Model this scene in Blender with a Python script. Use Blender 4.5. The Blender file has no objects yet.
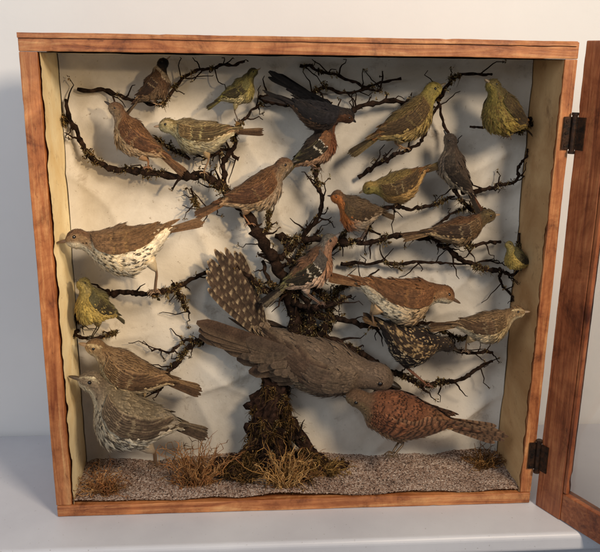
import bpy, math, random
import numpy as np
from mathutils import Vector, Matrix, noise
random.seed(7); rng=np.random.default_rng(7)
S=bpy.context.scene
S.view_settings.view_transform='Standard'; S.view_settings.look='None'; S.view_settings.exposure=0
# ---------------------------------------------------------------- camera (standing in front of the case, looking slightly down)
CAM=np.array([.3068,-1.1465,.740])
F=np.array([.07469,.9584,-.27544]);F/=np.linalg.norm(F)
Rr=np.array([.99718,-.07373,.01384]);Rr-=F*Rr.dot(F);Rr/=np.linalg.norm(Rr)
U=np.cross(Rr,F)
cam=bpy.data.cameras.new('camera');co=bpy.data.objects.new('camera',cam);S.collection.objects.link(co)
cam.sensor_width=36;cam.lens=36*776/600;cam.clip_start=.01;cam.clip_end=50
m=Matrix(((Rr[0],U[0],-F[0],CAM[0]),(Rr[1],U[1],-F[1],CAM[1]),(Rr[2],U[2],-F[2],CAM[2]),(0,0,0,1)))
co.matrix_world=m;S.camera=co
def spot(a,b,y):
    "measured place inside the case, at depth y behind the front edge (metres)"
    r=Rr*(a-300)+U*(276-b)+F*776
    return CAM+r*((y-CAM[1])/r[1])
# ---------------------------------------------------------------- helpers
def hx(h):
    c=np.array([int(h[i:i+2],16)/255 for i in (0,2,4)])
    return np.where(c<=.04045,c/12.92,((c+.055)/1.055)**2.4)
def nrm(v): 
    v=np.asarray(v,float);return v/np.maximum(np.linalg.norm(v,axis=-1,keepdims=True),1e-9)
def ss(a,b,x):
    t=np.clip((x-a)/(b-a),0,1);return t*t*(3-2*t)
def mix(a,b,t): 
    t=np.asarray(t)[...,None];return a*(1-t)+b*t
def cr(p,n):
    p=np.asarray(p,float);k=len(p);e=np.vstack([2*p[0]-p[1],p,2*p[-1]-p[-2]])
    t=np.linspace(0,k-1,n);i=np.minimum(t.astype(int),k-2);f=(t-i)[:,None]
    a,b,c,d=e[i],e[i+1],e[i+2],e[i+3]
    return .5*((2*b)+(-a+c)*f+(2*a-5*b+4*c-d)*f*f+(-a+3*b-3*c+d)*f**3)
class MB:
    def __init__(s): s.V=[];s.F=[];s.C=[];s.n=0
    def grids(s,P,C,closed=False):
        N,a,b,_=P.shape
        idx=s.n+np.arange(N*a*b).reshape(N,a,b)
        if closed: nx=np.roll(idx,-1,axis=2);A=idx[:,:-1];B=nx[:,:-1];Cc=nx[:,1:];D=idx[:,1:]
        else: A=idx[:,:-1,:-1];B=idx[:,:-1,1:];Cc=idx[:,1:,1:];D=idx[:,1:,:-1]
        s.F.append(np.stack([A,B,Cc,D],-1).reshape(-1,4))
        s.V.append(P.reshape(-1,3));s.C.append(np.broadcast_to(C,P.shape).reshape(-1,3));s.n+=N*a*b
    def tube(s,p,r,col,seg=8):
        p=np.asarray(p,float);n=len(p);r=np.broadcast_to(r,(n,))
        t=nrm(np.gradient(p,axis=0));u=np.cross(t[0],[.3,.2,1]);u=nrm(u);Us=[]
        for i in range(n):
            u=u-t[i]*u.dot(t[i]);u=nrm(u);Us.append(u)
        Us=np.array(Us);W=np.cross(t,Us);a=np.linspace(0,2*np.pi,seg,endpoint=False)
        P=p[:,None]+r[:,None,None]*(Us[:,None]*np.cos(a)[None,:,None]+W[:,None]*np.sin(a)[None,:,None])
        P=np.concatenate([p[:1,None].repeat(seg,1),P,p[-1:,None].repeat(seg,1)])
        col=np.asarray(col)
        if col.ndim==2: col=np.concatenate([col[:1],col,col[-1:]])[:,None,:]
        s.grids(P[None],col if col.ndim==1 else col[None],True)
    def obj(s,name,mat,parent=None,origin=(0,0,0)):
        V=np.concatenate(s.V)-np.asarray(origin);Fc=np.concatenate(s.F);C=np.clip(np.concatenate(s.C),0,1)
        me=bpy.data.meshes.new(name);me.from_pydata(V.tolist(),[],Fc.tolist())
        at=me.color_attributes.new('Col','FLOAT_COLOR','POINT')
        at.data.foreach_set('color',np.hstack([C,np.ones((len(C),1))]).astype(np.float32).ravel())
        me.polygons.foreach_set('use_smooth',np.ones(len(me.polygons),bool));me.update()
        me.materials.append(mat);o=bpy.data.objects.new(name,me);S.collection.objects.link(o)
        if parent: o.parent=parent
        else: o.location=origin
        return o
def empty(name,loc,label,cat,group=None):
    e=bpy.data.objects.new(name,None);e.empty_display_size=.02;e.location=loc;S.collection.objects.link(e)
    e['label']=label;e['category']=cat
    if group:e['group']=group
    return e
# ---------------------------------------------------------------- materials
def newmat(n):
    m=bpy.data.materials.new(n);m.use_nodes=True;nt=m.node_tree;b=nt.nodes['Principled BSDF'];return m,nt,b
def nd(nt,t,**k):
    n=nt.nodes.new(t)
    for a,v in k.items():
        if a in n.inputs: n.inputs[a].default_value=v
        else: setattr(n,a,v)
    return n
def ramp(nt,fac,stops):
    r=nt.nodes.new('ShaderNodeValToRGB');e=r.color_ramp.elements
    while len(e)<len(stops): e.new(.5)
    for i,(p,c) in enumerate(stops): e[i].position=p;e[i].color=(*c,1)
    nt.links.new(fac,r.inputs[0]);return r.outputs[0]
def mixc(nt,a,b,f,mode='MIX'):
    m=nt.nodes.new('ShaderNodeMix');m.data_type='RGBA';m.blend_type=mode
    for s,v in ((m.inputs[6],a),(m.inputs[7],b),(m.inputs[0],f)):
        if hasattr(v,'links'): nt.links.new(v,s)
        elif isinstance(v,(int,float)): s.default_value=v
        else: s.default_value=(*v,1)
    return m.outputs[2]
def coordn(nt,scale=(1,1,1)):
    tc=nt.nodes.new('ShaderNodeTexCoord');mp=nt.nodes.new('ShaderNodeMapping');mp.inputs['Scale'].default_value=scale
    nt.links.new(tc.outputs['Object'],mp.inputs[0]);return mp.outputs[0]
def noi(nt,co,scale,detail=4,rough=.6,dist=0):
    n=nd(nt,'ShaderNodeTexNoise',Scale=scale,Detail=detail,Roughness=rough,Distortion=dist);nt.links.new(co,n.inputs['Vector']);return n.outputs['Fac']
def bump(nt,b,h,st,dist):
    n=nd(nt,'ShaderNodeBump',Strength=st,Distance=dist);nt.links.new(h,n.inputs['Height']);nt.links.new(n.outputs[0],b.inputs['Normal'])
def attr_mat(name,rough,ns,amt,bs,bd,sheen=0,spec=.3):
    m,nt,b=newmat(name);a=nt.nodes.new('ShaderNodeVertexColor');a.layer_name='Col';c=coordn(nt)
    v=ramp(nt,noi(nt,c,ns),[(.3,(1-amt,)*3),(.7,(1+amt*.6,)*3)])
    nt.links.new(mixc(nt,a.outputs[0],v,1.0,'MULTIPLY'),b.inputs['Base Color'])
    b.inputs['Roughness'].default_value=rough;b.inputs['Specular IOR Level'].default_value=spec
    b.inputs['Sheen Weight'].default_value=sheen
    bump(nt,b,noi(nt,c,bs,3),.5,bd);return m
M_PL=attr_mat('plumage',.7,330,.42,1700,.0008,.05,.16)
M_HORN=attr_mat('horn',.4,500,.2,1200,.0002,0,.5)
M_BARK=attr_mat('bark',.95,190,.7,480,.005,0,.08)
M_LICH=attr_mat('lichen',.95,300,.5,900,.001,0,.08)
M_DRY=attr_mat('dry_grass',.85,300,.3,900,.0005,0,.15)
m,nt,b=newmat('glass_eye');b.inputs['Base Color'].default_value=(.006,.004,.003,1);b.inputs['Roughness'].default_value=.06;M_EYE=m
def wood(name,axis,c0,c1,c2,rough=.5):
    m,nt,b=newmat(name)
    sc=[1,1,1];sc[axis]=.06
    c=coordn(nt,sc)
    g=noi(nt,c,95,6,.65,1.2);c2n=coordn(nt)
    col=ramp(nt,g,[(.3,c0),(.5,c1),(.72,c2)])
    wear=ramp(nt,noi(nt,c2n,13,9,.75,.5),[(.32,(.26,.17,.12)),(.44,(.75,.64,.56)),(.55,(1.0,.96,.92)),(.70,(1.35,1.3,1.22))])
    col=mixc(nt,col,wear,1.0,'MULTIPLY')
    vo=nd(nt,'ShaderNodeTexVoronoi',Scale=9.0);sk=[1,1,1];sk[axis]=.6;nt.links.new(coordn(nt,sk),vo.inputs['Vector'])
    kn=ramp(nt,vo.outputs['Distance'],[(.05,(.25,.16,.1)),(.13,(1,1,1))])
    col=mixc(nt,col,kn,.8,'MULTIPLY')
    sk2=[1,1,1];sk2[axis]=.25
    spk=ramp(nt,noi(nt,coordn(nt,sk2),120,5,.8,1.5),[(.30,(.3,.22,.16)),(.42,(1,1,1))])
    col=mixc(nt,col,spk,ramp(nt,noi(nt,c2n,16,3),[(.42,(0,)*3),(.6,(.95,)*3)]),'MULTIPLY')
    nt.links.new(col,b.inputs['Base Color']);b.inputs['Roughness'].default_value=rough
    bump(nt,b,g,.4,.002);return m
cA,cB,cC=hx('80431f'),hx('b27446'),hx('d0a06c')
W_X=wood('pine_across',0,cA,cB,cC);W_Z=wood('pine_upright',2,cA,cB,cC)
D_Z=wood('door_wood_upright',2,hx('6a3419'),hx('965734'),hx('b0754a'),.4);D_X=wood('door_wood_rail',0,hx('6a3419'),hx('965734'),hx('b0754a'),.4)
def paper(name,base,stain,deep):
    m,nt,b=newmat(name);c=coordn(nt)
    col=mixc(nt,base,stain,ramp(nt,noi(nt,c,6,7,.65,.6),[(.42,(0,)*3),(.72,(1,)*3)]))
    col=mixc(nt,col,deep,ramp(nt,noi(nt,c,17,8,.75,.4),[(.58,(0,)*3),(.76,(.8,)*3)]))
    col=mixc(nt,col,deep,ramp(nt,noi(nt,c,150,3,.6),[(.66,(0,)*3),(.74,(.6,)*3)]))
    nt.links.new(col,b.inputs['Base Color']);b.inputs['Roughness'].default_value=.85
    bump(nt,b,noi(nt,c,60,8,.7),.5,.002);return m
M_BACK=paper('lining_paper',hx('cfc7b9'),hx('b2a898'),hx('7d6a52'))
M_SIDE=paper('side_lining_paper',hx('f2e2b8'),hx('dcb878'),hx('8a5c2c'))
M_SIDE2=paper('brown_side_lining',hx('c4a070'),hx('9c7040'),hx('5a3618'))  # browner, darker tone for the right inner side
m,nt,b=newmat('white_wall');c=coordn(nt)
nt.links.new(ramp(nt,noi(nt,c,3,5),[(.3,hx('e4e3e1')),(.7,hx('ecebe8'))]),b.inputs['Base Color']);b.inputs['Roughness'].default_value=.8
bump(nt,b,noi(nt,c,90,5),.25,.001);M_WALL=m
m,nt,b=newmat('white_paint');c=coordn(nt)
nt.links.new(mixc(nt,ramp(nt,noi(nt,c,5,6),[(.3,hx('bcbcc2')),(.7,hx('cccdd2'))]),hx('8f8a84'),ramp(nt,noi(nt,c,210,2),[(.70,(0,)*3),(.76,(.7,)*3)])),b.inputs['Base Color']);b.inputs['Roughness'].default_value=.45
bump(nt,b,noi(nt,c,25,4),.12,.001);M_TABLE=m
m,nt,b=newmat('sand');c=coordn(nt)
vo=nd(nt,'ShaderNodeTexVoronoi',Scale=520.0);nt.links.new(c,vo.inputs['Vector'])
sx=nt.nodes.new('ShaderNodeSeparateColor');nt.links.new(vo.outputs['Color'],sx.inputs[0])
col=ramp(nt,sx.outputs[0],[(.08,hx('4a362a')),(.35,hx('a88a76')),(.7,hx('c8ae9a')),(.95,hx('f0e4d6'))])
col=mixc(nt,col,ramp(nt,noi(nt,c,14,5),[(.35,(.68,.58,.52)),(.65,(1.05,1,.97))]),.9,'MULTIPLY')
nt.links.new(col,b.inputs['Base Color']);b.inputs['Roughness'].default_value=.9;bump(nt,b,noi(nt,c,380,4,.8),1,.004);M_SAND=m
m,nt,b=newmat('dark_iron');c=coordn(nt)
nt.links.new(ramp(nt,noi(nt,c,120,5),[(.35,hx('18130f')),(.7,hx('4a2f1d'))]),b.inputs['Base Color']);b.inputs['Metallic'].default_value=.6;b.inputs['Roughness'].default_value=.55;bump(nt,b,noi(nt,c,300,3),.4,.001);M_IRON=m
m,nt,b=newmat('clear_glass');b.inputs['Transmission Weight'].default_value=1;b.inputs['Roughness'].default_value=.02;b.inputs['IOR'].default_value=1.45;M_GL=m
# ---------------------------------------------------------------- boards
def board(name,lo,hi,mat,parent=None,j=.0004,origin=None,bev=.0014,xf=None):
    lo=np.array(lo,float);hi=np.array(hi,float);d=hi-lo;ax=int(np.argmax(d));n=90
    V=[];Fc=[]
    o1,o2=[i for i in range(3) if i!=ax]
    for i in range(n+1):
        for (a,b_) in ((0,0),(1,0),(1,1),(0,1)):
            p=lo.copy();p[ax]+=d[ax]*i/n;p[o1]+=d[o1]*a;p[o2]+=d[o2]*b_
            q=noise.noise_vector(Vector(p)*10);q2=noise.noise_vector(Vector(p)*75)
            ch=max(0,noise.noise(Vector(p)*34)-.42)*9*j*(1-2*np.array([a,b_]))
            p[o1]+=j*(q[0]*1.6+q2[0]*.8)+ch[0];p[o2]+=j*(q[1]*1.6+q2[1]*.8)+ch[1];V.append(p)
    for i in range(n):
        for k in range(4): Fc.append((i*4+k,i*4+(k+1)%4,i*4+4+(k+1)%4,i*4+4+k))
    Fc.append((3,2,1,0));Fc.append(tuple(n*4+k for k in range(4)))
    if xf is not None: V=[xf(v) for v in V]
    me=bpy.data.meshes.new(name);me.from_pydata([tuple(v) for v in V],[],Fc)
    import bmesh
    bm=bmesh.new();bm.from_mesh(me);bmesh.ops.recalc_face_normals(bm,faces=bm.faces);bm.to_mesh(me);bm.free()
    me.materials.append(mat);o=bpy.data.objects.new(name,me);S.collection.objects.link(o)
    mo=o.modifiers.new('bevel','BEVEL');mo.width=bev;mo.segments=2;mo.limit_method='ANGLE';mo.angle_limit=math.radians(50)
    if parent:o.parent=parent
    return o
WD,HT,DP=.80,.762,.140
tl_,tr_,tt_,tb_=.025,.019,.024,.020
case=empty('display_case',(0,0,0),'open wooden display case full of stuffed birds on a white table','display case')
board('top_board',(0,0,HT-tt_),(WD,DP+.012,HT),W_X,case)
board('top_moulding',(.0,-.003,HT-.006),(WD-.004,-.0005,HT+.001),W_X,case)
board('bottom_board',(0.001,0,0),(WD-.001,DP+.012,tb_),W_X,case)
board('side_board',(0,.001,tb_+.0006),(tl_,DP+.012,HT-tt_-.0006),W_Z,case)
board('side_board',(WD-tr_,.001,tb_+.0006),(WD,DP+.012,HT-tt_-.0006),W_Z,case)
def sheet(name,fn,nu,nv,mat,parent=None):
    V=[fn(i/nu,j/nv) for j in range(nv+1) for i in range(nu+1)]
    Fc=[(j*(nu+1)+i,j*(nu+1)+i+1,(j+1)*(nu+1)+i+1,(j+1)*(nu+1)+i) for j in range(nv) for i in range(nu)]
    me=bpy.data.meshes.new(name);me.from_pydata(V,[],Fc);me.polygons.foreach_set('use_smooth',[True]*len(Fc));me.materials.append(mat)
    o=bpy.data.objects.new(name,me);S.collection.objects.link(o)
    if parent:o.parent=parent
    return o
x0,x1=tl_+.003,WD-tr_-.003;z0,z1=tb_-.004,HT-tt_-.001
def backf(u,v):
    x=x0+(x1-x0)*u;z=z0+(z1-z0)*v
    n=noise.fractal(Vector((x*5,z*2.5,1.3)),1,2,4)*.005
    r=(1-abs(noise.noise(Vector((x*7+z*3,z*6-x*2,5)))))**7*.006
    r2=(1-abs(noise.noise(Vector((x*4-z*5,z*3+x*3,9)))))**9*.006
    e=min(u,1-u,v,1-v);cv=max(0,.03-e)/.03
    return (x,DP-.004+n*.6-r-r2-cv*cv*.012,z)
sheet('back_lining',backf,200,190,M_BACK,case)
board('back_panel',(.002,DP+.013,.002),(WD-.002,DP+.022,HT-.002),W_X,case)
def torn(v,s): 
    return .004+.008*noise.fractal(Vector((1.7,v*26,s)),1,2,5)
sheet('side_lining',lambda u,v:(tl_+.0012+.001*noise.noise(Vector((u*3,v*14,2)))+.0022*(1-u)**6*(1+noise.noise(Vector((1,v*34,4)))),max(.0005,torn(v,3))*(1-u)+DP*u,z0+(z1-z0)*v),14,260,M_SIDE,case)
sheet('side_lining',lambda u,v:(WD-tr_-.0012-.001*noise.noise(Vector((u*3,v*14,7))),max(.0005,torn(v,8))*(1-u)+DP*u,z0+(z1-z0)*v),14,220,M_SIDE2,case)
sheet('ceiling_lining',lambda u,v:(x0+(x1-x0)*u,.006+(DP-.006)*v,HT-tt_-.002-.001*noise.noise(Vector((u*20,v*3,2)))),80,10,M_SIDE,case)
# door, swung wide open on its hinges
A=math.radians(-63.5);dx,dy=math.cos(A),math.sin(A);HX,HY=WD+.007,-.006
def dxf(p):  # door local: x along the door from hinge, y thickness, z up
    return (HX+p[0]*dx-p[1]*dy, HY+p[0]*dy+p[1]*dx, p[2])
DW=.79
door=board('door',(0,0,.0),(.052,.022,HT+.002),D_Z,case,xf=dxf)
rail=board('door_rail',(.0525,.001,.001),(DW-.053,.021,.05),D_X,door,xf=dxf)
rail=board('door_rail',(.0525,.001,HT-.05),(DW-.053,.021,HT+.001),D_X,door,xf=dxf)
board('door_stile',(DW-.0525,0,0),(DW,.022,HT+.002),D_Z,door,xf=dxf)
board('glass_pane',(.045,.0095,.045),(DW-.045,.0125,HT-.045),M_GL,door,j=0,bev=.0001,xf=dxf)
board('glazing_bead',(.0528,.0002,.052),(.060,.0075,HT-.052),D_Z,door,xf=dxf)
def hinge(v_u,v_v):
    p=spot(v_u,v_v,0);z=p[2];mb=MB();k=np.ones(3)
    mb.tube([(WD+.003,-.0045,z-.028),(WD+.003,-.0045,z+.028)],.0042,k,12)
    for zz in (-.0285,.0285): mb.tube([(WD+.003,-.0045,z+zz-.002),(WD+.003,-.0045,z+zz+.002)],.0052,k,12)
    def plate(c,ex,ey,h):
        c=np.array(c);ex=np.array(ex);ey=np.array(ey);ez=np.array([0,0,h])
        P=np.array([[c-ex-ez+ey,c+ex-ez+ey],[c-ex+ez+ey,c+ex+ez+ey]]);mb.grids(P[None],k)
        mb.grids(np.array([[c-ex-ez,c-ex-ez+ey],[c-ex+ez,c-ex+ez+ey]])[None],k);mb.grids(np.array([[c+ex-ez,c+ex-ez+ey],[c+ex+ez,c+ex+ez+ey]])[None],k)
        for z_ in(-1,1):mb.grids(np.array([[c-ex+ez*z_,c+ex+ez*z_],[c-ex+ez*z_+ey,c+ex+ez*z_+ey]])[None],k)
    plate((WD-.006,-.0003,z),(.006,0,0),(0,-.0022,0),.024)
    q=dxf((.009,-.0003,z));plate(q,(dx*.007,dy*.007,0),(dy*.0022*1,-dx*.0022*1,0),.024)
    for s in(-.018,0,.018):mb.tube([(WD-.007,-.002,z+s),(WD-.007,-.0036,z+s)],[.0028,.0022],k,10)
    o=mb.obj('hinge',M_IRON,case)
    for pl in o.data.polygons: pl.use_smooth=False
hinge(572,133);hinge(536,455)
# ---------------------------------------------------------------- room wall and table
w=sheet('plaster_wall',lambda u,v:(-1.6+4.6*u,.30,-.6+2.6*v),4,4,M_WALL);w['label']='plain cream painted plaster wall behind the case';w['category']='wall'
t=board('table_top',(-1.2,-.092,-.034),(2.2,.296,-.0005),M_TABLE,j=.0001,bev=.009);t.modifiers['bevel'].segments=5;t.name='table';t['label']='white painted table top carrying the display case';t['category']='table'
board('apron',(-1.15,-.07,-.20),(2.15,-.045,-.0345),M_TABLE,t)
# ---------------------------------------------------------------- sand
def sandz(x,y):
    return max(tb_+.003,tb_+.005+.006*noise.fractal(Vector((x*9,y*14,3)),1,2,4)+.012*ss(.05,.14,y)*(.5+.5*noise.noise(Vector((x*4,1,1))))+.022*math.exp(-((x-.385)**2/.008+(y-.09)**2/.004)))
sb=sheet('sand_bed',lambda u,v:(tl_+.001+(WD-tl_-tr_-.002)*u,.004+(DP-.004)*v,sandz(tl_+(WD-tl_-tr_)*u,.004+(DP-.004)*v)+.0022*noise.noise(Vector((u*300,v*60,1)))),340,70,M_SAND)
sb['kind']='stuff';sb['label']='coarse reddish brown sand covering the case floor';sb['category']='sand'
# ---------------------------------------------------------------- branches
def inside(k):
    k[:,1]=np.clip(k[:,1],.008,DP-.010);k[:,2]=np.minimum(k[:,2],HT-tt_-.006);k[:,0]=np.clip(k[:,0],tl_+.004,WD-tr_-.004);return k
def lichen(mb,c,n,r,cols,sz=.003):
    c=np.asarray(c);o=nrm(rng.normal(size=(n,3)))
    root=c+o*r*rng.uniform(.2,1,(n,1));d=nrm(o+rng.normal(size=(n,3))*.6);nn=nrm(np.cross(d,rng.normal(size=(n,3))))
    ln=sz*rng.lognormal(-.25,.45,n);w=ln*rng.uniform(.2,.5,n)
    s=np.array([0,.5,1]);sd=np.cross(d,nn)
    wp=np.array([.7,1,.6]);j=np.array([-1,0,1.])
    P=root[:,None,None]+d[:,None,None]*(s[None,:,None,None]*ln[:,None,None,None])+sd[:,None,None]*(wp[None,:,None,None]*j[None,None,:,None]*w[:,None,None,None])+nn[:,None,None]*((s**2)[None,:,None,None]*ln[:,None,None,None]*.4+(1-abs(j))[None,None,:,None]*w[:,None,None,None]*.6)
    P=P+rng.normal(size=P.shape)*(ln*.15)[:,None,None,None]
    cc=np.array(cols)[rng.integers(0,len(cols),n)]*rng.uniform(.5,1.3,(n,1))
    mb.grids(P,cc[:,None,None,:])
def shag(mb,c,n,r,L,cols,drop=.4,th=.0005,up=0):
    for i in range(n):
        p=np.asarray(c)+rng.normal(size=3)*r*.6;d=nrm(rng.normal(size=3)+np.array([0,-.2,up]));l=L*rng.uniform(.4,1.3)
        q=rng.normal(size=3)*.3
        k=inside(np.array([p+d*l*s+q*l*s*s+np.array([0,0,-drop])*l*s*s for s in (0,.35,.7,1)]))
        mb.tube(k,[th,th,th*.8,th*.4],np.array(cols[rng.integers(len(cols))])*rng.uniform(.5,1.3),3)
LC=[hx('8a7650'),hx('6e5c38'),hx('4e4026'),hx('876a42'),hx('3f2f1a'),hx('5c4628'),hx('9c8c68')]
def limb(mb,ml,pts,r0,r1,twigs=.5,lich=.5,seg=9,col=None):
    P=cr(pts,max(14,len(pts)*12));n=len(P)
    ph=rng.uniform(0,50)
    for i in range(n):
        q=noise.noise_vector(Vector(P[i])*28+Vector((ph,0,0)));P[i]+=np.array(q)*.007*(0.3+.7*min(1,i/4))
        q=noise.noise_vector(Vector(P[i])*90+Vector((ph,0,0)));P[i]+=np.array(q)*.003
    P=inside(P)
    t=np.linspace(0,1,n);r=(r0*(1-t)+r1*t)*1.02
    r=r*(1.0+.28*np.sin(t*n*1.3+ph)*rng.uniform(.2,1,n)+.5*(rng.random(n)>.82))
    base=hx('281c15') if col is None else col
    C=base*rng.uniform(.4,1.7,(n,1))
    mb.tube(P,r,C,seg)
    T=nrm(np.gradient(P,axis=0))
    for i in range(2,n-1):
        if rng.random()<twigs*.27:
            d=nrm(T[i]*.8+rng.normal(size=3)*np.array([.8,.35,.8]));L=rng.uniform(.008,.05)
            k=inside(np.array([P[i]+d*L*s+np.array(noise.noise_vector(Vector(P[i])*60+Vector((s*3,0,0))))*.012*s for s in np.linspace(0,1,7)]))
            mb.tube(k,np.linspace(max(.0012,r[i]*.5),.0006,7),base*rng.uniform(.6,1.3),6)
            if rng.random()<lich*.4: lichen(ml,k[-1],12,.003,LC,.0022)
        patch=ss(-.1,.32,noise.noise(Vector(P[i])*20+Vector((ph,3,0))))
        if rng.random()<lich*.95*patch:
            lichen(ml,P[i]+rng.normal(size=3)*r[i]*.5,int(rng.uniform(20,80)),r[i]*.8+.0022,LC,.0022)
            if rng.random()<.7: shag(ml,P[i],int(rng.uniform(4,14)),r[i]+.001,.007,LC)
    return P
def branch(px,r0,r1,label,twigs=.5,lich=.5):
    pts=[spot(*p) for p in px];mb=MB();ml=MB();lichen(ml,pts[len(pts)//2],8,.004,LC)
    limb(mb,ml,pts,r0,r1,twigs,lich);o=mb.obj('branch',M_BARK,None,pts[0])
    o['label']=label;o['category']='branch';o['group']='dead branches the birds perch on'
    l=ml.obj('lichen',M_LICH,o,pts[0]);l['kind']='stuff'
# stump with the main limb
mb=MB();ml=MB()
st=[spot(280,472,.075),spot(274,450,.083),spot(266,420,.09),spot(276,380,.098)]
MC=[hx('503a20'),hx('664c28'),hx('2e200f'),hx('7a5c36'),hx('48361c'),hx('8c6e44')]
def lump(st,radii,n_,sy=.7,na=56,col='32221a'):
    P=cr(st,n_);rr=np.interp(np.linspace(0,1,n_),[0,.10,.3,.6,1],radii)*(1+.14*rng.normal(size=n_).clip(-1,1))
    a=np.linspace(0,2*np.pi,na,endpoint=False);PP=np.zeros((n_,na,3))
    for i in range(n_):
        for k in range(na):
            q=Vector((math.cos(a[k])*1.7+P[i][0]*9,math.sin(a[k])*1.7,P[i][2]*26));f=1+.85*noise.fractal(q,1,2,4)+.45*noise.noise(Vector((math.cos(a[k])*5,math.sin(a[k])*5,P[i][2]*18)))
            PP[i,k]=P[i]+np.array([math.cos(a[k]),math.sin(a[k])*sy,.5*noise.noise(q*2)])*rr[i]*max(.3,f)
    PP[...,1]=np.minimum(PP[...,1],DP-.006);PP=np.concatenate([PP,P[-1:,None].repeat(na,1)])
    mb.grids(PP[None],(hx(col)*rng.uniform(.35,1.8,(n_+1,na,1)))[None],True)
    for k in range(n_*5):
        p=PP[rng.integers(n_),rng.integers(na)]
        if noise.noise(Vector(p)*30)>-.12:
            lichen(ml,p,18,.005,MC,.003);shag(ml,p,10,.004,.014,MC,.7)
    return P
P=lump(st,[.060,.038,.028,.027,.018],44)
lump([spot(322,470,.07),spot(308,452,.08),spot(290,425,.09),spot(280,395,.1)],[.034,.018,.012,.010,.009],30,.7,32)
lump([spot(230,470,.065),spot(244,458,.075),spot(262,436,.085)],[.036,.024,.015,.012,.010],18,.7,32)
for k in range(90):
    a_=rng.uniform(0,6.28);r_=rng.uniform(.03,.095);p=st[0]+np.array([math.cos(a_)*r_,math.sin(a_)*r_*.5,0]);p[2]=sandz(p[0],p[1])
    shag(ml,p,10,.006,.014,MC,.2,.0005,.6);lichen(ml,p,8,.004,MC,.003)
for k in range(6):
    i=rng.integers(12,38);e=P[i]+np.array([rng.uniform(-.06,.06),-.012,rng.uniform(-.01,.03)]);limb(mb,ml,[P[i],(P[i]+e)/2,e],.007,.0025,.5,.9)
main=[spot(*p) for p in [(274,400,.098),(292,345,.105),(290,300,.105),(274,262,.095),(256,229,.078),(228,196,.09),(204,177,.08),(160,173,.092),(112,168,.1),(84,148,.11),(64,100,.11)]]
limb(mb,ml,main,.0115,.0026,1.0,1.3,12)
limb(mb,ml,[main[3],spot(300,240,.1),spot(322,205,.1),spot(316,172,.085),spot(318,150,.1)],.0048,.0022,1,1.1)
limb(mb,ml,[main[5],spot(222,165,.1),spot(235,140,.1),spot(238,124,.083),spot(262,100,.1)],.004,.0018,.8,.9)
limb(mb,ml,[main[2],spot(300,303,.09),spot(322,306,.083),spot(352,296,.1)],.0055,.0024,.9,1.1)
limb(mb,ml,[main[1],spot(310,325,.1),spot(300,295,.1),spot(272,285,.1),spot(262,262,.11)],.0065,.0026,1,1.2)
limb(mb,ml,[main[1],spot(318,335,.1),spot(330,312,.105),spot(312,280,.11),spot(286,255,.11)],.006,.0026,1,1.2)
limb(mb,ml,[main[3],spot(262,240,.11),spot(270,215,.11),spot(262,190,.115)],.0036,.0014,1,1)
limb(mb,ml,[main[2],spot(262,288,.11),spot(240,270,.11),spot(205,272,.11)],.0052,.0022,1,1.1)
limb(mb,ml,[main[2],spot(300,280,.115),spot(296,255,.115),spot(318,232,.115)],.0045,.0018,1,1.1)
limb(mb,ml,[main[5],spot(205,210,.11),spot(190,190,.11)],.0032,.0014,1,1)
stump=mb.obj('tree_stump',M_BARK,None,st[0]);stump['label']='mossy gnarled stump with a crooked limb rising from the sand';stump['category']='stump'
l=ml.obj('moss',M_LICH,stump,st[0]);l['kind']='stuff'
B=branch
B([(258,97,.12),(300,106,.11),(335,116,.09),(375,101,.1),(425,102,.11),(455,80,.11),(493,73,.11)],.0048,.0020,'crooked dark branch crossing the pale back lining',.9,.6)
B([(360,178,.12),(388,158,.09),(404,150,.082),(424,138,.1),(437,104,.11)],.0036,.0017,'knobbly dark twig under a yellow bunting',.8,.8)
B([(478,214,.12),(455,190,.09),(449,150,.11),(441,112,.11),(436,92,.11)],.0035,.0017,'thin dark upright twig against the lining',.7,.5)
B([(462,192,.11),(490,187,.11),(512,181,.11),(520,160,.11),(541,147,.11)],.0034,.0013,'slender bare forked twig on the lining',.9,.3)
B([(275,236,.12),(320,241,.1),(360,244,.083),(400,236,.1),(440,240,.1),(470,246,.083),(500,240,.11)],.0052,.0024,'lichen covered branch under a robin',1,1.1)
B([(438,244,.11),(465,262,.11),(498,270,.1),(516,271,.09),(536,234,.11)],.0042,.0018,'curling dark branch with small twigs',1.0,.9)
B([(498,268,.11),(505,288,.11),(524,300,.11)],.0026,.0012,'short curled twig tip on the lining',.7,.2)
B([(350,225,.12),(372,212,.1),(398,207,.083),(432,207,.1),(455,196,.11)],.0036,.0018,'thin branch beneath a yellow green finch',.9,.9)
B([(340,264,.12),(400,262,.115),(450,264,.115),(500,262,.115)],.0028,.0013,'long thin straight twig on the lining',.8,.5)
B([(98,292,.12),(128,292,.09),(157,294,.07),(185,282,.1),(222,266,.11)],.0048,.0028,'dark lichened branch beneath a spotted thrush',1,1.2)
B([(172,284,.1),(180,298,.11),(190,313,.11)],.0034,.0018,'short drooping twig with lichen',.8,1)
B([(62,330,.12),(86,338,.08),(118,330,.11)],.0032,.0016,'short twig under a small yellow tit',.6,.8)
B([(210,338,.12),(186,352,.11),(165,382,.09),(145,390,.075),(108,394,.1)],.0046,.0022,'dark twiggy branch beneath a streaked bunting',1,.9)
B([(296,318,.12),(340,343,.11),(375,362,.1),(402,376,.085),(429,384,.08),(462,378,.1),(493,361,.11)],.0066,.0026,'twisted dark branch beneath a spotted starling',1.0,1)
B([(300,308,.12),(335,320,.1),(373,325,.078),(420,338,.11),(464,351,.078),(492,352,.11)],.0054,.0024,'dark branch beneath a rufous thrush',1,.9)
B([(78,88,.12),(118,93,.11),(158,105,.088),(184,76,.11),(214,68,.11),(244,60,.11)],.0032,.0016,'thin bare branch near the case ceiling',.8,.4)
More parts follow.
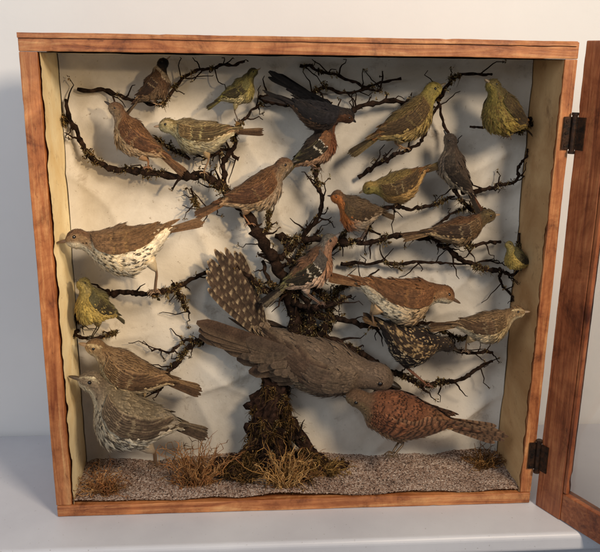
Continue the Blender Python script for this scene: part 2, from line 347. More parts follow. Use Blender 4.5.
B([(545,118,.11),(520,131,.1),(500,131,.09),(470,128,.11)],.003,.0016,'short dark twig under an olive finch',.4,.6)
B([(50,125,.12),(64,122,.11),(72,132,.11)],.0020,.0012,'little lichened twig tip by the side lining',.5,2.0)
B([(190,160,.11),(160,140,.11),(135,146,.11)],.0028,.0012,'bare dark side twig',.8,.6)
B([(300,66,.12),(335,74,.115),(375,90,.11),(382,70,.11)],.0026,.0012,'bent dark twig under the case ceiling',.7,.3)
B([(290,270,.11),(330,250,.115),(350,228,.115),(378,236,.11)],.004,.0016,'rough forked twig behind the robin',1,1)
B([(300,110,.11),(322,88,.115),(345,92,.115),(400,78,.115)],.0032,.0016,'dark twig crossing behind a swallow',.9,.4)
B([(390,330,.12),(430,322,.115),(455,338,.115),(478,330,.115)],.0032,.0014,'thin dark twig behind a streaked lark',1,.8)
B([(95,300,.12),(78,312,.11),(70,322,.11)],.0028,.0014,'stubby lichened twig near the side lining',1,1)
B([(205,345,.12),(190,338,.115),(172,350,.115),(150,352,.115)],.003,.0014,'small crooked twig with curled tips',1,.8)
B([(240,158,.12),(225,152,.115),(205,158,.115),(185,150,.115)],.0028,.0014,'small crooked lichened side twig',1,1)
B([(425,240,.12),(440,222,.115),(470,205,.115),(497,212,.115)],.003,.0012,'thin crooked twig behind an olive bunting',1,.7)
B([(330,330,.12),(332,300,.115),(345,285,.115),(380,270,.115)],.0032,.0012,'forked grey twig behind the chaffinch',1,.9)
# ---------------------------------------------------------------- dry plants on the sand
def tuft(u,v,y,n,h,cols,label,spread=1):
    c=spot(u,v,y);c[2]=sandz(c[0],y)-.002;mb=MB()
    for i in range(n):
        a=rng.uniform(0,6.28);sp=rng.uniform(.1,1)*spread;L=h*rng.uniform(.25,1.15)
        d=np.array([math.cos(a)*sp,math.sin(a)*sp*.6,1])+rng.normal(size=3)*.25;d=nrm(d);b0=c+np.array([math.cos(a),math.sin(a)*.6,0])*rng.uniform(0,.018)
        ph=rng.uniform(0,90)
        k=inside(np.array([b0+d*L*s+np.array([math.cos(a)*.3,math.sin(a)*.2,-.3])*L*s*s*sp+np.array(noise.noise_vector(Vector((ph,s*4,0))))*.014*s for s in np.linspace(0,1,8)]))
        col=np.array(cols[rng.integers(len(cols))])*rng.uniform(.5,1.25);mb.tube(k,np.linspace(.0009,.0004,8),col,4)
        for q in range(int(rng.integers(2,6))):
            j=rng.integers(2,8);e=nrm(rng.normal(size=3)+d*.5)*L*rng.uniform(.1,.3);mb.tube([k[j],k[j]+e*.5+rng.normal(size=3)*.001,k[j]+e+np.array([0,0,-.003])],[.0006,.0005,.0002],col*rng.uniform(.7,1.3),4)
    for q in range(26):
        p=c+rng.normal(size=3)*np.array([.014,.007,.002]);lichen(mb,p,8,.004,cols,.003);shag(mb,p,8,.004,.012,cols,.2,.0005,.5)
    o=mb.obj('dry_grass_tuft',M_DRY,None,c);o['label']=label;o['category']='dry grass';o['group']='dried grass tufts on the sand'
dc=[hx('a87244'),hx('c0905e'),hx('8c5c38'),hx('9a7044')]
tuft(102,474,.035,100,.046,dc,'reddish brown dried grass tuft on the sand',1.2)
tuft(196,464,.045,170,.082,dc,'tall dried plant tuft beside a speckled thrush',.8)
tuft(286,470,.022,170,.070,[hx('a87c46'),hx('c49a62'),hx('7a5430')],'ochre dried grass tuft at the foot of the stump',.8)
tuft(245,464,.05,90,.045,[hx('6a4e2c'),hx('4a3620'),hx('8a683c')],'dark dried moss tuft beside the stump',1.1)
tuft(322,464,.06,90,.034,[hx('7a5a30'),hx('9c7a46')],'low brown moss tuft beside the stump',1.5)
tuft(484,463,.09,70,.040,[hx('6a4826'),hx('8f6a3e'),hx('54381e')],'dark dried plant tuft near the case side',1.3)
# ---------------------------------------------------------------- birds
ROWS=np.array([(.27,0,.012,.010),(.31,-.002,.036,.030),(.38,-.010,.066,.058),(.48,-.024,.094,.090),(.58,-.034,.110,.113),(.67,-.026,.107,.112),
 (.75,.000,.086,.092),(.81,.034,.066,.071),(.86,.060,.061,.065),(.905,.066,.056,.058),(.94,.062,.037,.038),(.96,.058,.010,.010)])
bseed=[0]
def bird(name,label,sp,beak,tail,y,foot,yb=0,yt=0,yf=None,roll=18,up=None,tl=.28,tp=0,fat=1,rz=0,yaw=0,pitch=0,bl=.06,bw=1,wl=1,spread=7,dens=1,openw=None,hs=1.06,legs=True,notch=0,tw=1,wk=.085,dark=1):
    fat*=1.18;roll=roll*.7-12;bseed[0]+=1;sd_=bseed[0]*7.3;dens*=1.3
    sp={k:(v*dark if isinstance(v,np.ndarray) else v) for k,v in sp.items()}
    Bk=spot(beak[0],beak[1],y+yb);Tl=spot(tail[0],tail[1],y+yt)
    R=ROWS.copy();R[:,1]+=rz*ss(.66,.86,R[:,0])
    hw=ss(.76,.84,R[:,0]);R[:,2:]*=(fat*(1-hw)+hs*hw)[:,None];R[:,1]-=.10*(fat-1)*(1-hw)*ss(.32,.45,R[:,0])*.6
    ST=cr(R,70);X,Z,RY,RZ=ST.T
    wob=np.array([noise.noise(Vector((x*11,sd_,0))) for x in X])*.15*ss(.35,.5,X)*ss(.85,.75,X);RZ=RZ*(1+wob)
    piv=np.array([.79,0,.03+rz*.8]);ya,pa=math.radians(yaw),math.radians(pitch)
    Ry=np.array([[math.cos(ya),-math.sin(ya),0],[math.sin(ya),math.cos(ya),0],[0,0,1]]);Rp=np.array([[math.cos(pa),0,-math.sin(pa)],[0,1,0],[math.sin(pa),0,math.cos(pa)]])
    RH=Ry@Rp
    def dfm(P):
        w=ss(.73,.86,P[...,0]);q=(P-piv)@RH.T+piv
        return mix(P,q,w)
    tpr=math.radians(tp)
    tb=np.array([.33,0,.004]);td=np.array([-math.cos(tpr),0,-math.sin(tpr)])
    tipl=tb+td*(tl+.02);bz=.058+rz
    bkl=dfm(np.array([[.945+bl,0,bz-.006]]))[0]
    e1=nrm(bkl-tipl);e3=np.array([0,0,1.])-e1*e1[2];e3=nrm(e3);e2=np.cross(e3,e1)
    w1=nrm(Bk-Tl);sc=np.linalg.norm(Bk-Tl)/np.linalg.norm(bkl-tipl)
    if up is None: up=np.array([0,-math.sin(math.radians(roll)),math.cos(math.radians(roll))])
    up=np.asarray(up,float);w3=nrm(up-w1*w1.dot(up));w2=np.cross(w3,w1)
    Mx=np.stack([w1,w2,w3],1)@np.stack([e1,e2,e3],1).T
    def W(P): return (P-tipl)@Mx.T*sc+Tl
    g=lambda k,d=None: sp.get(k,d)
    c_back,c_rump=sp['back'],g('rump',sp['back']);c_belly,c_breast=sp['belly'],g('breast',sp['belly'])
    crown,cheek,throat=g('crown',c_back),g('cheek',g('crown',c_back)),g('throat',c_breast);flank=g('flank',c_belly)
    def region(x,c):
        dor=ss(.0,.40,c);up_=mix(c_rump,c_back,ss(.38,.5,x));lo=mix(c_belly,c_breast,ss(.55,.72,x))
        lo=mix(lo,np.broadcast_to(flank,lo.shape),ss(-.6,.1,c)*ss(.74,.62,x)*.8)
        bd=mix(lo,up_,dor);hu=mix(cheek,crown,ss(.3,.55,c))
        hd=mix(throat,hu,ss(-.6,-.25,c))
        if 'brow' in sp: hd=mix(hd,np.broadcast_to(sp['brow'],hd.shape),(ss(.34,.44,c)*ss(.72,.62,c)*ss(.84,.87,x))*.9)
        if 'mask' in sp: hd=mix(hd,np.broadcast_to(sp['mask'],hd.shape),(ss(-.1,.05,c)*ss(.38,.25,c)*ss(.84,.87,x))*.9)
        out=mix(bd,hd,ss(.765,.82,x))
        if 'collar' in sp: out=mix(out,np.broadcast_to(sp['collar'],out.shape),ss(.75,.775,x)*ss(.82,.80,x)*.9)
        return out
    org=spot(foot[0],foot[1],y if yf is None else yf) if foot else (Bk+Tl)/2
    e=empty(name,org,label,'bird','stuffed birds in the display case')
    # body core
    mb=MB();a=np.linspace(0,2*np.pi,32,endpoint=False)
    P=np.stack([np.broadcast_to(X[:,None],(70,32)),RY[:,None]*np.sin(a),Z[:,None]+RZ[:,None]*np.cos(a)],-1)
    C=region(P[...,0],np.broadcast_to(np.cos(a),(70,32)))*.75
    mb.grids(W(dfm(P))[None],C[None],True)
    # contour feathers
    xs=[];x=.30
    while x<.955: xs.append(x);x+=(.024 if x<.74 else (.017 if x<.82 else .0125))/dens
    rt=[];dd=[];nn=[];ln=[];xc=[];cc=[]
    for k,x in enumerate(xs):
        st_=(.024 if x<.74 else (.017 if x<.82 else .0125))/dens
        z_,ry_,rz_=[np.interp(x,X,q) for q in(Z,RY,RZ)]
        dz,dr,dq=[(np.interp(x+.01,X,q)-np.interp(x-.01,X,q))/.02 for q in(Z,RY,RZ)]
        n=max(8,int(2*np.pi*(ry_+rz_)/2/st_*1.15))
        an=(np.arange(n)+.5*(k%2)+rng.uniform(-.4,.4,n))*2*np.pi/n
        rt.append(np.stack([x+rng.uniform(-.5,.5,n)*st_,ry_*np.sin(an),z_+rz_*np.cos(an)],-1))
        t=nrm(np.stack([np.ones(n),dr*np.sin(an),dz+dq*np.cos(an)],-1));tn=np.stack([np.zeros(n),ry_*np.cos(an),-rz_*np.sin(an)],-1)
        no=nrm(np.cross(tn,t));no*=np.sign((no*np.stack([np.zeros(n),np.sin(an),np.cos(an)],-1)).sum(-1,keepdims=True))
        bl_=.09*ss(.2,-.5,np.cos(an))*ss(.38,.48,x)*ss(.85,.75,x)
        lift=rng.uniform(.02,.15,(n,1))+(bl_*rng.uniform(0,2.6,n))[:,None];d=nrm(-t*(1)+no*lift+rng.normal(size=(n,3))*.14)
        dd.append(d);nn.append(no);ln.append(np.full(n,st_*3.1)*rng.uniform(.7,1.35,n));xc.append(np.full(n,x));cc.append(np.cos(an))
    rt,dd,nn,ln,xc,cc=[np.concatenate(q) for q in(rt,dd,nn,ln,xc,cc)]
    N=len(rt)
    pat=np.array([noise.noise(Vector((p[0]*14+sd_,p[1]*14,p[2]*14))) for p in rt])
    base=region(xc,cc+.14*pat)*(rng.uniform(.84,1.12,(N,1))*(1+.38*pat[:,None]))
    s=np.linspace(0,1,5);j=np.array([-1,0,1.]);wp=np.array([.5,.95,.9,.6,.12]);wd=ln*.22
    sd=nrm(np.cross(dd,nn));n2=np.cross(sd,dd);n2*=np.sign((n2*nn).sum(-1,keepdims=True))
    def fgrid(rt,dd,n2,sd,ln,wd,s,wp,bend=.12):
        return rt[:,None,None]+dd[:,None,None]*(s[None,:,None,None]*ln[:,None,None,None])+sd[:,None,None]*(wp[None,:,None,None]*j[None,None,:,None]*wd[:,None,None,None])+n2[:,None,None]*((1-abs(j))[None,None,:,None]*wd[:,None,None,None]*.16*wp[None,:,None,None]-bend*(s**2)[None,:,None,None]*ln[:,None,None,None])
    G=fgrid(rt-nn*.003,dd,n2,sd,ln,wd,s,wp)
    CC=np.broadcast_to(base[:,None,None],(N,5,3,3)).copy()
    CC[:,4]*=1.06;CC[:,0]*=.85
    def mark(mask,kind,col,CC,st=.92):
        m_=mask*st
        if kind=='streak': CC[:,1:5,1]=mix(CC[:,1:5,1],np.broadcast_to(col,CC[:,1:5,1].shape),np.broadcast_to(m_[:,None],(len(m_),4)))
        if kind=='fleck': CC[:,3:]=mix(CC[:,3:],np.broadcast_to(col,CC[:,3:].shape),np.broadcast_to(m_[:,None,None],(len(m_),2,3)))
        if kind=='spot': 
            for i_,jj,k_ in((3,1,1),(4,1,1),(2,1,1),(3,0,.95),(3,2,.95),(4,0,.9),(4,2,.9)): CC[:,i_,jj]=mix(CC[:,i_,jj],np.broadcast_to(col,CC[:,i_,jj].shape),m_*k_)
        if kind in('tip','scallop'): CC[:,4]=mix(CC[:,4],np.broadcast_to(col,CC[:,4].shape),np.broadcast_to(m_[:,None],(len(m_),3)));CC[:,3,::2]=mix(CC[:,3,::2],np.broadcast_to(col,CC[:,3,::2].shape),np.broadcast_to(m_[:,None],(len(m_),2))*.6)
        if kind=='bar': CC[:,3]=mix(CC[:,3],np.broadcast_to(col,CC[:,3].shape),np.broadcast_to(m_[:,None],(len(m_),3)))
    if 'bm' in sp: mark(ss(.30,.05,cc)*ss(.36,.5,xc)*ss(.90,.84,xc)*(rng.random(N)<g('bmp',.6)),sp['bm'][0],sp['bm'][1],CC)
    if 'km' in sp: mark(ss(-.1,.2,cc)*ss(.34,.4,xc)*(.4+.6*ss(.88,.80,xc))*(rng.random(N)<g('kmp',1)),sp['km'][0],sp['km'][1],CC)
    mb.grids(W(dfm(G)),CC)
    mb.obj('body',M_PL,e,org)
    # folded wings
    def wy(x,z):
        ry_=np.interp(x,X,RY);rz_=np.interp(x,X,RZ);zc=np.interp(x,X,Z,left=0)
        k=np.clip((z-zc)/np.maximum(rz_,.02),-.92,.92);y_=ry_*np.sqrt(1-k*k)
        return np.maximum(y_,.022+.02*ss(.2,.45,x))
    wc,we,wb=sp['wing'],g('wedge',sp['wing']*1.8),g('wbar')
    if wb is not None and not g('strong'): wb=wc*.45+wb*.3
    cov=g('cov',c_back);wz=g('wz',.028)
    def wing(sg):
        mb=MB()
        def strips(st0,en,wid,off,col,edge,tipc,n=9,barred=None,cen=None):
            st0=np.array(st0,float);en=np.array(en,float).copy();N=len(st0)
            en=en+rng.normal(size=en.shape)*np.array([.010,.0035])
            en[:,0]=.62-(.62-en[:,0])*wl if wl!=1 else en[:,0]
            t=np.linspace(0,1,n);ctr=st0[:,None]*(1-t)[None,:,None]+en[:,None]*t[None,:,None]
            ctr[...,1]+=-.006*np.sin(np.pi*t)
            dr=nrm(en-st0);pr=np.stack([-dr[:,1],dr[:,0]],-1)
            prof=np.minimum(1,.6+1.6*t)*np.sqrt(np.clip(1-(np.clip(t-.72,0,1)/.285)**2,0.01,1))
            xz=ctr[:,:,None]+pr[:,None,None]*(j[None,None,:,None]*(prof*wid)[None,:,None,None])
            x_=xz[...,0];z_=(xz[...,1]+wz)*(.95+.25*(fat-1))+np.interp(x_,X,Z,left=0)
            off=np.broadcast_to(off,(N,))[:,None,None]
            y_=wy(x_,z_)+off+.003*(1-abs(j))+.004*np.sin(np.pi*t)[None,:,None]
            P=np.stack([x_,sg*y_,z_],-1)
            C=np.broadcast_to(np.asarray(col)*1.0,(N,n,3,3)).copy()*rng.uniform(.75,1.2,(N,1,1,1))
            C[:,:,0]=mix(C[:,:,0],np.broadcast_to(edge,C[:,:,0].shape),.55);C[:,:,2]=mix(C[:,:,2],np.broadcast_to(edge,C[:,:,2].shape),.2);C[:,:,1]*=.85
            if cen is not None: C[:,1:-1,1]=cen
            if barred is not None:
                bb=(np.arange(n)%3==0);C[:,bb]=mix(C[:,bb],np.broadcast_to(barred,C[:,bb].shape),.9)
            if tipc is not None: C[:,-2:]=tipc*rng.uniform(.8,1.1,(N,1,1,1))
            C*=np.clip(1+.22*rng.normal(size=(N,n,1,1)),.6,1.4)
            if g('wfleck') is not None:
                mk=rng.random((N,n))<.22;C[mk]=g('wfleck')
            mb.grids(W(P),C)
        bar=g('wbarred');nb=26 if bar is not None else 12
        k=np.arange(7);strips(np.stack([.60-0*k,-.030-.003*k],-1),np.stack([.20+.030*k,.004-.0045*k],-1),.013,.004-.0005*k,wc,we,g('ptip'),nb,bar)
        k=np.arange(7);strips(np.stack([.64-.008*k,-.042+.013*k],-1),np.stack([.405-.012*k,-.042+.0125*k],-1),.0135,.007+.0009*k,wc,we,None,nb,bar)
        k=np.arange(4);strips(np.stack([.63+0*k,.034+.010*k],-1),np.stack([.36+.035*k,.026+.011*k],-1),.016,.012+.001*k,g('tert',wc),we,None,nb,bar)
        k=np.arange(9);strips(np.stack([.69+0*k,-.044+.0125*k],-1),np.stack([.575-.003*k,-.046+.0125*k],-1),.0115,.013+.0006*k,g('gcov',wc),we,wb,10,bar)
        k=np.arange(9);strips(np.stack([.73-.001*k,-.040+.012*k],-1),np.stack([.645+0*k,-.040+.012*k],-1),.011,.0165+.0003*k,g('mcov',cov),g('cedge',cov*1.3),g('mbar',wb),8,bar,g('ccen'))
        for r_ in range(4):
            k=np.arange(10);strips(np.stack([.775-.018*r_+0*k,-.034+.0095*k],-1),np.stack([.725-.018*r_+0*k,-.035+.0105*k],-1),.0075,.0175-.0008*r_+0*k,cov,g('cedge',cov*1.2),None,7,bar,g('ccen'))
        mb.obj('wing',M_PL,e,org)
    def long_feathers(mb,root,d,nv,ln,wd,col,edge,bar=None,bend=0,tipc=None,spots=None):
        root,d,nv=[np.asarray(q,float) for q in(root,d,nv)];N=len(root);n=36 if (bar is not None or spots is not None) else 12
        s=np.linspace(0,1,n);tp0=.82 if spots is None else .66;wp=np.minimum(1,.45+2*s)*np.sqrt(np.clip(1-(np.clip(s-tp0,0,1)/(1.005-tp0))**2,.01,1))
        d=nrm(d);sd=nrm(np.cross(d,nv));n2=np.cross(sd,d)
        G=fgrid(root,d,n2,sd,ln,wd,s,wp,bend);C=np.broadcast_to(col,(N,n,3,3)).copy()*rng.uniform(.75,1.25,(N,1,1,1))
        C[:,:,0]=mix(C[:,:,0],np.broadcast_to(edge,C[:,:,0].shape),.5);C[:,:,1]*=.85
        C*=np.clip(1+.15*rng.normal(size=(N,n,1,1)),.6,1.4)
        if bar is not None:
            bb=(np.arange(n)%4<1);C[:,bb]=mix(C[:,bb],np.broadcast_to(bar,C[:,bb].shape),.85)
        if spots is not None:
            for i_ in range(N):
                o_=rng.integers(4)
                for q in(0,2):
                    bb=((np.arange(n)+o_+q//2)%4<1);C[i_,bb,q]=spots*rng.uniform(.5,.95)+C[i_,bb,q]*.2
        if tipc is not None: C[:,-1:]=tipc
        mb.grids(G,C)
    if openw is None or openw.get('keep'): wing(1)
    if openw is None or openw.get('keep2'): wing(-1)
    if openw is not None:
        for q in openw['w']:
            mb=MB();sh=W(dfm(np.array([[.70,q['s']*.07*fat,.03]])))[0];tp_=spot(*q['tip']);tr=nrm(spot(*q['trail'])-sh)
            v=tp_-sh;Lw=np.linalg.norm(v);v=v/Lw;nv=nrm(np.cross(v,tr));
            if nv[1]>0: nv=-nv
            wr=sh+v*Lw*.36-tr*Lw*.05
            K=18;a_=np.arange(K)/(K-1)
            root=np.array([wr*(1-t)+(sh)*t for t in np.clip((a_-.3)/.7,0,1)]);d=np.array([nrm(v*(1-t)+tr*t) for t in a_*.9])+rng.normal(size=(K,3))*.05
            ln=Lw*np.interp(a_,[0,.3,.6,1],[.68,.62,.54,.46])*rng.uniform(.84,1.06,K)
            root=root+nv*(np.arange(K)*-.0006)[:,None]
            long_feathers(mb,root,d,np.broadcast_to(nv,(K,3)),ln,np.full(K,Lw*wk*.45),wc,we,g('wbarred'),.03,g('ptip'))
            root2=root+nv*.003;long_feathers(mb,root2,d,np.broadcast_to(nv,(K,3)),ln*.5,np.full(K,Lw*wk*.42),g('gcov',wc)*1.05,we,None,.03,None)
            for r_ in range(5):
                K2=18;t=np.arange(K2)/(K2-1);rt2=sh[None]*(1-t)[:,None]+(wr+v*Lw*.08)[None]*t[:,None]+nv*(.005)+tr*Lw*.035*r_
                d2=nrm(v[None]*.5+tr[None]*.6+rng.normal(size=(K2,3))*.14);long_feathers(mb,rt2,d2,np.broadcast_to(nv,(K2,3)),np.full(K2,Lw*.15),np.full(K2,Lw*.026),cov,g('cedge',cov*1.3),None,.05)
            mb.obj('wing',M_PL,e,org)
    # tail : turned a little on its axis, like a real mount, so that the vane is not seen edge on
    mb=MB();nt_=11;k=np.arange(nt_)-(nt_-1)/2;an=np.radians(k/(nt_/2)*spread+rng.uniform(-1.5,1.5,nt_))
    dW0=nrm(td@Mx.T);n0=np.array([math.sin(tpr)*-1,0,math.cos(tpr)])@Mx.T
    n1=nrm(n0+np.array([0,-1,0])*(.65));n1=nrm(n1-dW0*n1.dot(dW0));s1=np.cross(dW0,n1)
    dW=dW0*np.cos(an)[:,None]+s1*np.sin(an)[:,None]
    rW=W(tb)+(s1*(k*.0034)[:,None]-n1*(abs(k)*.0018)[:,None])*sc;nW=np.broadcast_to(n1,(nt_,3))
    ln=(tl+.03)*(1-.05*g('tround',0)*abs(k)/5*4+notch*abs(k)/5-notch*.5)*rng.uniform(.94,1.03,nt_)
    long_feathers(mb,rW,dW,nW,ln*sc,np.full(nt_,.0165*sc*(1+.6*(tl-.3))*tw),g('tail',wc),g('tedge',we),g('tbar'),0,g('ttip'),g('tspot'))
    for r_ in range(3):
        kk=rng.uniform(-1,1,14);rr_=np.stack([.36-.02*r_+0*kk,kk*.028,.016-.012*abs(kk)-.002*r_],-1);dd2=np.stack([-np.cos(kk*.2)*math.cos(tpr),kk*.12,0*kk-math.sin(tpr)*.8-.03],-1)
        long_feathers(mb,W(rr_),nrm(dd2)@Mx.T,np.broadcast_to(nW[0],(14,3)),np.full(14,.075*sc),np.full(14,.016*sc),c_rump,c_rump*1.2,None,0)
        rr_[:,2]*=-1;long_feathers(mb,W(rr_),nrm(dd2+np.array([0,0,.04]))@Mx.T,-np.broadcast_to(n0,(14,3)),np.full(14,.085*sc),np.full(14,.016*sc),c_belly,c_belly*1.2,g('vbar'),0)
    mb.obj('tail',M_PL,e,org)
    # beak
    mb=MB();bc=sp.get('beak',hx('4a3c30'))
    for sgn,h in((1,.62),(-1,.42)):
        xs_=np.linspace(0,1,9);L_=bl+.02;cx=.938+L_*xs_*(1 if sgn>0 else .94);prof=np.sqrt(np.clip(1-xs_**1.6,0.002,1))
        cz=bz+.0035*sgn-.0075*xs_**2*(1 if sgn>0 else .55)
        r_y=.019*bw*prof;r_z=.020*bw*h*prof
        a=np.linspace(0,2*np.pi,12,endpoint=False)
        Pp=np.stack([np.broadcast_to(cx[:,None],(9,12)),r_y[:,None]*np.sin(a),cz[:,None]+r_z[:,None]*np.cos(a)],-1)
        mb.grids(W(dfm(Pp))[None],bc*(1 if sgn>0 else 1.25),True)
    mb.obj('beak',M_HORN,e,org)
    for sg in(1,-1):
        mb=MB();c=np.array([.893,sg*.0535*hs,.076+rz]);r=.0125
        th=np.linspace(0,np.pi,9);ph=np.linspace(0,2*np.pi,14,endpoint=False)
        Pp=c+r*np.stack([np.sin(th)[:,None]*np.cos(ph),np.cos(th)[:,None]*np.ones(14),np.sin(th)[:,None]*np.sin(ph)],-1)
        mb.grids(W(dfm(Pp))[None],hx('080504'),True);mb.obj('eye',M_EYE,e,org)
    # legs
    if legs and foot:
        fw=w1*np.array([1,1,0.15]);fw=nrm(fw);side=nrm(np.cross([0,0,1],fw));lc=sp.get('leg',hx('7a5a40'))*.6;
        bx=np.clip(((org-Tl)/sc@Mx+tipl)[0],.46,.60)
        for sg in(1,-1):
            mb=MB();hip=W(np.array([[bx-.02,sg*.045,np.interp(bx,X,Z)-np.interp(bx,X,RZ)*.75]]))[0]
            ft=org+side*sg*.024*sc+np.array([0,0,.002])+fw*rng.uniform(-.01,.01)*sc
            v=ft-hip;an_=hip+v*.42-fw*.035*sc
            pp=cr([hip,hip+(an_-hip)*.55,an_,an_+(ft-an_)*.5,ft],15);t=np.linspace(0,1,15)
            rad=np.interp(t,[0,.22,.42,.5,1],[.046,.032,.011,.0075,.007])*sc
            col=mix(np.broadcast_to(flank*.8,(15,3)),np.broadcast_to(lc,(15,3)),ss(.32,.42,t))
            mb.tube(pp,rad,col,9)
            for a_,l_ in((0,.055),(28,.045),(-28,.045),(180,.042)):
                ca,sa=math.cos(math.radians(a_)),math.sin(math.radians(a_));d_=fw*ca+side*sa
                q=[ft,ft+d_*l_*.4*sc+np.array([0,0,.006*sc]),ft+d_*l_*.8*sc-np.array([0,0,.006*sc]),ft+d_*l_*sc-np.array([0,0,.026*sc])]
                mb.tube(cr(q,9),np.linspace(.0065,.0018,9)*sc,np.vstack([np.broadcast_to(lc,(7,3)),np.broadcast_to(hx('1a120c'),(2,3))]),6)
            mb.obj('leg',M_HORN,e,org)
    return e
H=hx
thrush=dict(back=H('775a3e'),rump=H('7a6045'),belly=H('ecdfc6'),breast=H('e2cca4'),flank=H('dcc8a4'),crown=H('70523a'),cheek=H('8f7150'),throat=H('dccbaa'),wing=H('5f452d'),wedge=H('846846'),wbar=H('b08a58'),cov=H('73563a'),bm=('spot',H('1c0f06')),bmp=.32,wz=.040,tail=H('6b4f35'),tedge=H('8a6a48'),beak=H('5a4432'),leg=H('9a7a5c'))
rufous=dict(thrush,back=H('7a5232'),rump=H('805634'),crown=H('765032'),cheek=H('926a46'),wing=H('644228'),wedge=H('86603e'),wbar=H('b8824c'),cov=H('714b2e'),tail=H('6c482c'),belly=H('dccaa8'),breast=H('cfae82'),flank=H('c4a074'),wz=.034)
redwing=dict(back=H('75664f'),rump=H('857764'),belly=H('d8ccb2'),breast=H('beac8e'),flank=H('b8a488'),crown=H('6c5c49'),cheek=H('806e58'),throat=H('c8b898'),brow=H('c4b492'),wing=H('4a392c'),wedge=H('b4a07e'),wbar=H('c4ae8a'),cov=H('5f4e3c'),cedge=H('a08c6e'),ccen=H('3c2e22'),bm=('spot',H('2a1c14')),bmp=.45,km=('scallop',H('a08e70')),tail=H('4a3a2c'),tedge=H('8a765c'),beak=H('4a3c2c'),leg=H('8a6a4c'))
lark=dict(back=H('866a4a'),rump=H('826648'),belly=H('ccb894'),breast=H('bea476'),flank=H('b0946a'),crown=H('7d6040'),cheek=H('967a56'),throat=H('ccb68e'),brow=H('c4ac80'),wing=H('4a3422'),wedge=H('ac8a62'),wbar=H('c8ab80'),cov=H('7a5d3e'),cedge=H('ac8c62'),ccen=H('33220f'),km=('streak',H('2c1a0e')),bm=('streak',H('3a2614')),bmp=.6,tail=H('44301f'),tedge=H('9c7c56'),beak=H('8a7258'),leg=H('a88460'))
dunnock=dict(back=H('755336'),rump=H('7a5e40'),belly=H('ac9474'),breast=H('94806a'),crown=H('6c503a'),cheek=H('7a634a'),throat=H('8f7d68'),flank=H('9c7a58'),wing=H('4a3020'),wedge=H('8a6240'),wbar=H('a8845a'),cov=H('6b482c'),cedge=H('83603f'),ccen=H('38200f'),km=('streak',H('2e1a0e')),bm=('streak',H('5a4028')),bmp=.35,tail=H('4e3826'),beak=H('2a2018'),leg=H('9a6a44'))
siskin=dict(back=H('625a30'),rump=H('857a3c'),belly=H('b4a478'),breast=H('8f8046'),crown=H('36301a'),cheek=H('6f6638'),throat=H('524a28'),flank=H('98885c'),wing=H('2a2214'),wedge=H('857640'),wbar=H('b4a458'),cov=H('5c5530'),km=('streak',H('362e18')),bm=('streak',H('4a4020')),bmp=.4,tail=H('2c2414'),tedge=H('7f7440'),beak=H('6a5840'),leg=H('5a4430'))
psis=dict(lark,back=H('94805a'),belly=H('d0c4a0'),breast=H('c0b288'),crown=H('87744a'),cheek=H('a49468'),throat=H('c4b88c'),wing=H('3c2c1a'),wedge=H('b09c6c'),wbar=H('dccd90'),cov=H('87744a'),bmp=.7)
yham=dict(back=H('735f38'),rump=H('7c532c'),belly=H('b89c60'),breast=H('927c46'),crown=H('988644'),cheek=H('877840'),throat=H('a8964c'),flank=H('917749'),wing=H('443320'),wedge=H('86693f'),wbar=H('a88c58'),cov=H('6c5534'),ccen=H('342410'),km=('streak',H('34240f')),bm=('streak',H('5c4020')),bmp=.5,tail=H('423420'),tedge=H('7f6a40'),beak=H('6a5a44'),leg=H('a0784c'))
gfinch=dict(yham,back=H('54482a'),belly=H('98803c'),breast=H('786632'),crown=H('4e4426'),cheek=H('564b2a'),throat=H('7c6c34'),wing=H('302416'),wedge=H('746032'),wbar=None,cov=H('4c4226'),flank=H('705c34'),bmp=.35)
ybunt=dict(yham,back=H('87703f'),belly=H('bf985c'),breast=H('a57f48'),crown=H('957a42'),wbar=H('c0a878'),flank=H('ab8450'),bmp=.2)
reed=dict(lark,back=H('4a311e'),belly=H('705a42'),breast=H('4a3424'),flank=H('5c4630'),crown=H('120d09'),cheek=H('17100b'),throat=H('120d09'),brow=H('1f150e'),collar=H('a8947a'),wing=H('281a10'),cov=H('48301c'),cedge=H('66452c'),wedge=H('66452c'),tail=H('201610'))
swal=dict(back=H('1f1c1e'),rump=H('221e1e'),belly=H('4c3828'),breast=H('2c221d'),crown=H('2a211c'),cheek=H('50331f'),throat=H('5c3820'),wing=H('1a1717'),wedge=H('332a26'),wbar=None,cov=H('221e1f'),tail=H('171414'),beak=H('1a1410'),leg=H('2c2018'))
chaf=dict(back=H('644732'),rump=H('67603c'),belly=H('c4a68c'),breast=H('a07456'),crown=H('655d52'),cheek=H('8c6a52'),throat=H('986e54'),wing=H('1e1712'),wedge=H('6f603f'),wbar=H('cdbfa4'),mbar=H('d2c4ac'),strong=1,cov=H('4a423a'),tail=H('231a14'),tedge=H('8a7a60'),beak=H('6a6058'),leg=H('7a5a44'))
chaf2=dict(chaf,breast=H('74462d'),belly=H('a07c5e'),crown=H('2a201a'),cheek=H('382a1f'),back=H('30251d'),cov=H('6f4a2e'),throat=H('6e452d'))
robin=dict(back=H('564430'),rump=H('5e4a34'),belly=H('b8a286'),breast=H('a8622f'),crown=H('644830'),cheek=H('a05f2e'),throat=H('a86632'),flank=H('8c755a'),wing=H('3e2f1f'),wedge=H('604b32'),wbar=H('7a603e'),cov=H('524029'),tail=H('443422'),beak=H('2c2018'),leg=H('6a4a30'))
flyc=dict(back=H('46392e'),belly=H('948268'),breast=H('706050'),crown=H('3c322a'),cheek=H('4c4034'),throat=H('7d6d58'),wing=H('2a221b'),wedge=H('554638'),wbar=H('6f5f4a'),cov=H('3e342a'),tail=H('2a221a'),tedge=H('7f4a2a'),beak=H('1c1612'),leg=H('2a201a'))
